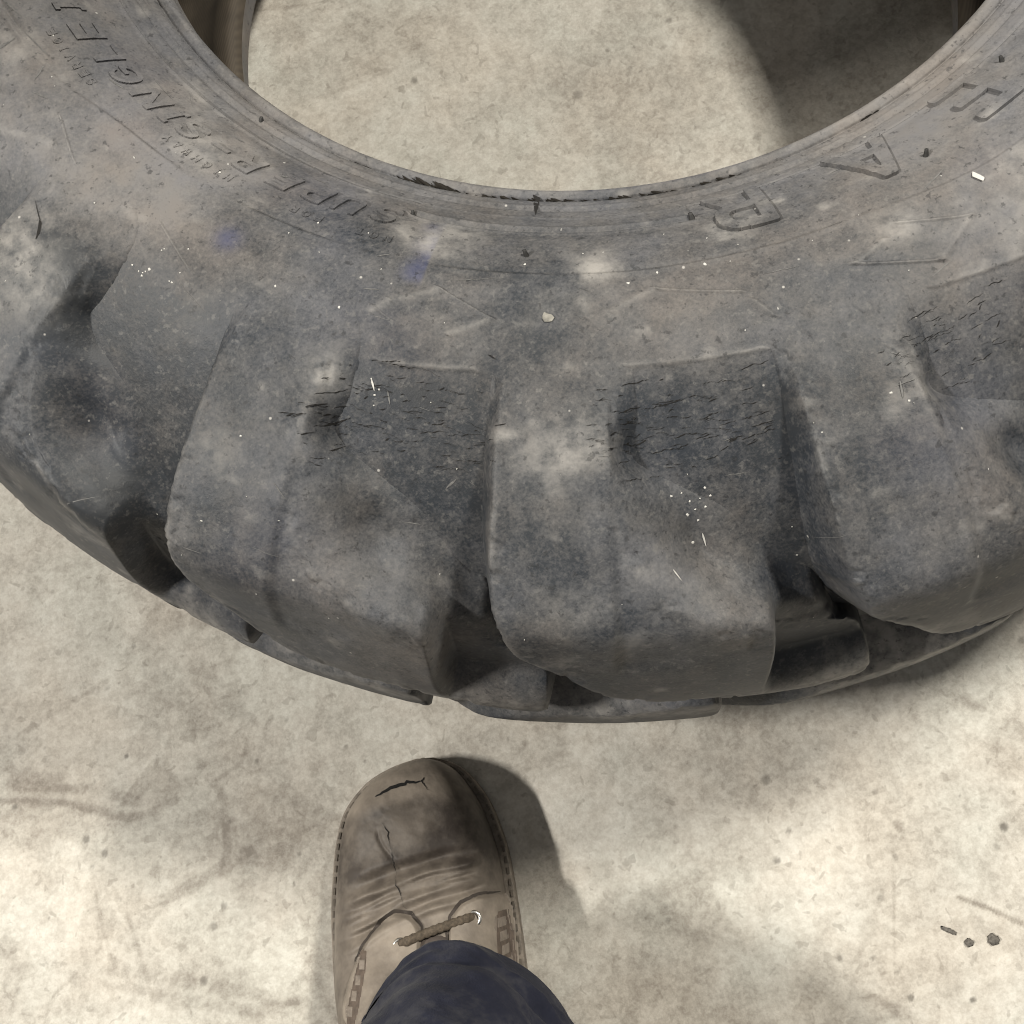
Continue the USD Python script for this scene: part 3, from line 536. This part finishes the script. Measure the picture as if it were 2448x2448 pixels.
LEATHER = mat('dusty_leather', {'g': ('geometry', {}), 'a': ('attribute', {'attribute': 'wear'}), 's': ('separate_color', {'color_type': 'rgb'}),
    'n': ('noise_texture', {'scale': 60, 'detail': 6, 'roughness': .65}), 'n3': ('noise_texture', {'scale': 600, 'detail': 3, 'roughness': .6}),
    'e': ('map_range', {'from_min': .33, 'from_max': .67, 'to_min': -.26, 'to_max': .26, 'clamp': True}), 'a1': ('math', {'math_type': 'add', 'use_clamp': True}),
    'm': ('mix', {'color1': (.050, .040, .033), 'color2': (.272, .232, .190)}), 'b': ('bump', {'strength': .3, 'distance': .0006}), 'b2': ('bump', {'strength': .25, 'distance': .0005}),
    'p': ('principled_bsdf', {'roughness': .62})},
    [('g.position', 'n.vector'), ('g.position', 'n3.vector'), ('a.color', 's.color'), ('n.fac', 'e.value'), ('s.r', 'a1.value1'), ('e.result', 'a1.value2'), ('a1.value', 'm.fac'), ('m.color', 'p.base_color'),
     ('n.fac', 'b.height'), ('n3.fac', 'b2.height'), ('b.normal', 'b2.normal'), ('b2.normal', 'p.normal')])
def bootwear(u, v):
    q = np.stack([u * 30, v * 30, u * 0], -1)
    d = .24 + .62 * (1 - sstep(.022, .030, u + .10 * (v + .01) + (fbm(q, 3, 95) - .5) * .012)) * (1 - sstep(.010, .030, v)) + .14 * sstep(.055, .07, u) + .10 * sstep(.072, .085, u) + (fbm(q * 1.3, 3, 96) - .5) * .3
    d = d - .18 * np.exp(-((u - .052 + .2 * v) / .008) ** 2) - .14 * sstep(.012, .036, v) * (1 - sstep(.05, .075, u))
    return np.clip(np.stack([d, d * 0, d * 0], -1), 0, 1)
shoe = obj('shoe', (W3(Ug, vv, zz).reshape(-1, 3), grid_faces(len(uu), len(ph))), LEATHER, me, wear=bootwear(Ug, vv).reshape(-1, 3))
# sole with welt
SOLE = plain('sole_rubber', (.21, .18, .148), .75, scale=160, amount=.45)
us = np.r_[np.linspace(0, .012, 14), np.linspace(.015, .262, 60), np.linspace(.264, .274, 8)]
ringL = np.stack([us, VL(us)], -1); ringR = np.stack([us, VR(us)], -1)[::-1]; ring = np.concatenate([ringL, ringR]); cen = np.array([.137, 0.0])
def ringscale(k): 
    d = ring - cen; l = np.linalg.norm(d, axis=1, keepdims=True); return ring - d / l * k
rows = [(ringscale(.012), .0165), (ringscale(.0030), .0172), (ringscale(.0012), .0176), (ringscale(.0002), .0170), (ringscale(0), .0150), (ringscale(.0012), .0125), (ringscale(.0002), .0105), (ringscale(.0006), .0006)]
sv = np.concatenate([W3(r[:, 0], r[:, 1], np.full(len(r), z)) for r, z in rows])
obj('sole', (sv, grid_faces(len(rows), len(ring), True)[:, ::-1]), SOLE, shoe)
# stitches of the welt seam, counted one by one
STITCH = plain('stitch_thread', (.125, .106, .085), .8)
seam = ringscale(.0030); keepm = (seam[:, 0] < .15)
order = np.concatenate([ringscale(.0026)[:len(us)][::-1], ringscale(.0026)[len(us):][::-1]])
pl = order[order[:, 0] < .14]; dl = np.r_[0, np.cumsum(np.linalg.norm(np.diff(pl, axis=0), axis=1))]
pos = np.arange(.002, dl[-1], .0062); parts = []
for d0 in pos:
    a = np.array([np.interp(d0, dl, pl[:, i]) for i in (0, 1)]); b = np.array([np.interp(d0 + .0036, dl, pl[:, i]) for i in (0, 1)]); t = (b - a) / (np.linalg.norm(b - a) + 1e-9); nn = np.array([-t[1], t[0]]) * .0006
    q = np.array([a - nn, a + nn, b + nn, b - nn]); top = W3(q[:, 0], q[:, 1], np.full(4, .0186)); bot = W3(q[:, 0], q[:, 1], np.full(4, .0168))
    parts.append((np.concatenate([top, bot]), [(0, 1, 2), (0, 2, 3), (4, 0, 3), (4, 3, 7), (1, 5, 6), (1, 6, 2), (3, 2, 6), (3, 6, 7), (0, 4, 5), (0, 5, 1)]))
tag(obj('stitching', join(parts), STITCH, shoe, smooth=False), kind='stuff')
# dark seam line between upper and welt
def bootstrip(pts, widths, up=.0004):
    P = np.array(pts, float); n_ = len(P); d = np.gradient(P, axis=0); d /= np.linalg.norm(d, axis=1, keepdims=True) + 1e-9; nn = np.stack([-d[:, 1], d[:, 0]], -1) * (np.asarray(widths)[:, None] / 2)
    q = np.concatenate([P + nn, P - nn]); return W3(q[:, 0], q[:, 1], topz(q[:, 0], q[:, 1]) + up), np.concatenate([[(i, i + 1, n_ + i + 1), (i, n_ + i + 1, n_ + i)] for i in range(n_ - 1)])
def jag(pts, n_, amp, seed):
    r0 = np.random.default_rng(seed); P = np.array(pts, float); t = np.linspace(0, 1, n_); d = np.r_[0, np.cumsum(np.linalg.norm(np.diff(P, axis=0), axis=1))]; d /= d[-1]
    return np.stack([np.interp(t, d, P[:, i]) for i in (0, 1)], -1) + r0.normal(0, amp, (n_, 2)), t
q, t = jag([(.0205, -.0225), (.0165, -.014), (.0142, -.004), (.0140, .004)], 18, .00025, 1); tear = bootstrip(q, .0018 * np.sin(np.pi * t) ** .7 + .0002)
q, t = jag([(.0140, .004), (.0118, .0052)], 6, .0001, 2); tear2 = bootstrip(q, .0009 * (1 - t) + .0002)
q, t = jag([(.0142, .004), (.0195, .0075)], 8, .0002, 4); tear3 = bootstrip(q, .0005 * (1 - t) + .0001)
tag(obj('tear', join([tear, tear2, tear3]), CRACK, shoe), 'black split in the toe of the boot')
q, t = jag([(.034, -.0175), (.043, -.0145), (.055, -.0125), (.066, -.0115), (.080, -.006)], 30, .0003, 3)
obj('crease', bootstrip(q, .0005 * np.clip(np.sin(np.pi * t * 3.2) ** 2, .15, 1)), CRACK, shoe)
FLAP_SHADE = plain('flap_shade_dark', (.045, .036, .030), .85)
# eyestays: raised flaps, with stitched strips and small squares on them
def patch(poly, hgt, edge, up0=.0, step=.0011, rounds=3):
    poly = np.array(poly, float)
    for _ in range(rounds):
        nx = np.roll(poly, -1, 0); poly = np.stack([poly * .75 + nx * .25, poly * .25 + nx * .75], 1).reshape(-1, 2)
    lo, hi = poly.min(0) - .003, poly.max(0) + .003
    Ua, Va = np.meshgrid(np.arange(lo[0], hi[0], step), np.arange(lo[1], hi[1], step), indexing='ij')
    sd = poly_sd(np.stack([Ua, Va], -1), poly); k = sstep(-edge * .3, edge, sd)
    z = topz(Ua, Va) + up0 + hgt * k - .0008 * (sd < -edge * .3)
    v, f, wr = trim(W3(Ua, Va, z).reshape(-1, 3), grid_faces(*Ua.shape), (sd > -.0016).reshape(-1), np.clip(bootwear(Ua, Va) + (.28, 0, 0), 0, 1).reshape(-1, 3))
    return v, f, wr
EL = [(.135, -.042), (.112, -.0375), (.097, -.029), (.0862, -.020), (.0818, -.0125), (.0835, -.0035), (.090, .0015), (.100, .0025), (.118, -.002), (.135, -.010)]
ER = [(.135, .024), (.105, .0175), (.094, .0165), (.0855, .0185), (.0800, .0235), (.0770, .033), (.0785, .0435), (.0850, .0462), (.105, .0475), (.135, .049)]
for poly in (EL, ER):
    v, f, wr = patch(poly, .0046, .0011, step=.0008); obj('eyestay', (v, f), LEATHER, shoe, wear=wr)
for pts in ([(.104, -.0345), (.0945, -.0285), (.0852, -.0205), (.0806, -.0125), (.0826, -.0025), (.0892, .0026), (.099, .0036)], [(.099, .0156), (.0938, .0155), (.0848, .0175), (.0790, .0228), (.0758, .0325), (.0770, .0420)]):
    q, t = jag(pts, 40, .00012, 6); obj('flap_shade_line', bootstrip(q, .0015 * np.sin(np.pi * t) ** .5 + .0003, .0005), FLAP_SHADE, shoe)  # dark strip painted for the shadow line above each flap
BROWN = plain('brown_thread', (.098, .074, .058), .75, scale=300, amount=.3)
PALE = plain('pale_leather', (.20, .168, .14), .7, scale=200, amount=.3)
for st, sq, vs in (([(.087, .0395), (.0862, .0455), (.135, .0485), (.135, .0425)], [(.092, .0425), (.099, .0433), (.106, .0440), (.113, .0446), (.120, .0452)], 1), ([(.098, -.0255), (.1000, -.0305), (.135, -.0375), (.135, -.0305)], [(.105, -.0288), (.112, -.0305), (.119, -.032), (.126, -.034)], -1)):
    v, f, _ = patch(st, .0006, .0006, .0049, .0007, 1); obj('stitched_strip', (v, f), BROWN, shoe)
    for a, b in sq:
        v, f, _ = patch([(a - .0024, b - .0016), (a - .0024, b + .0016), (a + .0024, b + .0016), (a + .0024, b - .0016)], .0006, .0004, .0054, .00035, 0); obj('strip_square', (v, f), PALE, shoe)
# tongue between the flaps
v, f, wr = patch([(.098, -.001), (.094, .006), (.0945, .014), (.100, .0195), (.135, .022), (.135, -.006)], .0012, .0015); obj('tongue', (v, f), plain('tongue_dark', (.075, .06, .052), .8), shoe)
# lace from eyelet to eyelet, and the two steel eyelets
LACE = plain('lace_brown', (.085, .066, .047), .85, scale=700, amount=.5)
E1, E2 = (.0965, -.0085), (.0868, .0292)
t = np.linspace(0, 1, 40); Pu, Pv = E1[0] + (E2[0] - E1[0]) * t - .0006 * np.sin(np.pi * t), E1[1] + (E2[1] - E1[1]) * t
Pz = np.maximum(topz(Pu, Pv) + .0042, 0) ; Pz = np.maximum(Pz, np.interp(t, [0, .12, .88, 1], [topz(*E1) + .0022, topz(*E1) + .0062, topz(*E2) + .0062, topz(*E2) + .0022])); Pz[0] -= .003; Pz[-1] -= .003
Pc = W3(Pu, Pv, Pz); th = np.linspace(0, 2 * math.pi, 12, endpoint=False); d = np.gradient(Pc, axis=0); d /= np.linalg.norm(d, axis=1, keepdims=True); s1 = np.cross(d, [0, 0, 1.]); s1 /= np.linalg.norm(s1, axis=1, keepdims=True); s2 = np.cross(s1, d)
rad = .0021 * (1 + .10 * np.sin(t * 70))[:, None, None]
tube = Pc[:, None] + rad * (np.cos(th)[None, :, None] * s1[:, None] * 1.15 + np.sin(th)[None, :, None] * s2[:, None] * .8)
obj('lace', (tube.reshape(-1, 3), grid_faces(40, 12, True)), LACE, shoe)
STEEL = plain('steel', (.72, .70, .66), .28, 1.0, scale=500, amount=.15)
for e in (E1, E2):
    c = W3(np.array(e[0] + .0012), np.array(e[1] + .0003), topz(e[0], e[1]) + .0034); a1 = np.linspace(0, 2 * math.pi, 28, endpoint=False); a2 = np.linspace(0, 2 * math.pi, 10, endpoint=False)
    A_, B_ = np.meshgrid(a1, a2, indexing='ij'); rr = .0034 + .0011 * np.cos(B_)
    v = np.stack([rr * np.cos(A_), rr * np.sin(A_), .0009 * np.sin(B_)], -1).reshape(-1, 3) + c
    fwrap = grid_faces(29, 10, True); fwrap = fwrap % (28 * 10)
    ey = obj('eyelet', (v, fwrap), STEEL, shoe)
    th_ = np.linspace(0, 2 * math.pi, 20, endpoint=False); hv = np.vstack([[0, 0, 0], np.c_[.0031 * np.cos(th_), .0031 * np.sin(th_), th_ * 0]]) + c + (0, 0, -.0002)
    obj('eyelet_hole', (hv, [(0, 1 + i, 1 + (i + 1) % 20) for i in range(20)]), CRACK, shoe)
# trouser leg
DENIM = mat('navy_cloth', {'g': ('geometry', {}), 'n': ('noise_texture', {'scale': 38, 'detail': 6, 'roughness': .62}), 'n3': ('noise_texture', {'scale': 900, 'detail': 3}), 'w': ('noise_texture', {'scale': 160, 'detail': 3}),
    'r': ('rgb_ramp', {'ramp': [(.30, (.013, .015, .026)), (.52, (.024, .026, .041)), (.72, (.070, .070, .078))]}), 'b': ('bump', {'strength': .6, 'distance': .0006}), 'b2': ('bump', {'strength': .45, 'distance': .0008}), 'p': ('principled_bsdf', {'roughness': .9, 'specular_ior_level': .08, 'sheen_weight': .05, 'sheen_roughness': .5})},
    [('g.position', 'n.vector'), ('g.position', 'n3.vector'), ('g.position', 'w.vector'), ('n.fac', 'r.fac'), ('r.color', 'p.base_color'), ('n3.fac', 'b.height'), ('w.fac', 'b2.height'), ('b.normal', 'b2.normal'), ('b2.normal', 'p.normal')])
ang = np.linspace(0, 2 * math.pi, 220, endpoint=False); tz = np.r_[0, .004, .01, np.linspace(.02, 1, 90)]
Tg, Ag = np.meshgrid(tz, ang, indexing='ij'); cA, sA_ = np.cos(Ag), np.sin(Ag)     # cA: toward the toe
zhem = .088 * sstep(-.6, .9, cA) + .046 * (1 - sstep(-.6, .9, cA)) - .012 * np.abs(sA_) ** 2
cu, cv = .161 + .13 * Tg ** 2.2, .022 - .002 * Tg
ru, rv = .065 + .010 * Tg, .060 + .012 * Tg
q = np.stack([cA * 2.2, sA_ * 2.2, Tg * 7], -1)
fold = (fbm(q, 3, 101) - .5) * .010 * sstep(0, .10, Tg) + (fbm(q * 3, 2, 103) - .5) * .0016
fold = fold - .007 * np.sin(2 * Ag) ** 2 + .0006 * (1 - sstep(.050, .058, Tg)) + .0026 * np.exp(-((Tg - .10 - .05 * np.sin(Ag * 1.0 + .6)) / .018) ** 2) * sstep(-.9, .2, cA) - .0024 * np.exp(-((Tg - .15 - .06 * np.sin(Ag + 1.2)) / .02) ** 2)
ul, vl_, zl = cu - (ru + fold) * cA, cv + (rv + fold) * sA_, zhem + (.27 - zhem) * Tg
leg = W3(ul, vl_, zl)  # fold also carries the pointed front of the hem and the turned-up cuff
inner = W3(cu[0] - (ru[0] - .0022) * cA[0], cv[0] + (rv[0] - .0022) * sA_[0], zhem[0] + .001); inner2 = W3(cu[0] - (ru[0] - .006) * cA[0], cv[0] + (rv[0] - .006) * sA_[0], zhem[0] + .03)
knee = leg[-1].mean(0); allv = np.concatenate([inner2[None], inner[None], leg] + [(knee + (leg[-1] - knee) * k + (0, 0, z))[None] for k, z in ((.93, .018), (.75, .036), (.45, .048), (.02, .053))]) 
lg = obj('trouser_leg', (allv.reshape(-1, 3), grid_faces(len(tz) + 6, len(ang), True)[:, ::-1]), DENIM, me)
# hem stitching: a row of thread around the cuff
parts = []
hz = 26
for i in range(0, 220, 2):
    j = (i + 1) % 220; row = 3
    a, b = leg[row, i], leg[row, j]; o_ = (a - W3(cu[row, i], cv[row, i], zl[row, i])); o_ = o_ / np.linalg.norm(o_) * .0005; up_ = np.array([0, 0, .0005])
    parts.append((np.array([a + o_ - up_, a + o_ + up_, b + o_ + up_, b + o_ - up_]), [(0, 1, 2), (0, 2, 3)]))
tag(obj('hem_stitching', join(parts), plain('thread_blue', (.10, .10, .13), .8), lg, smooth=False), kind='stuff')
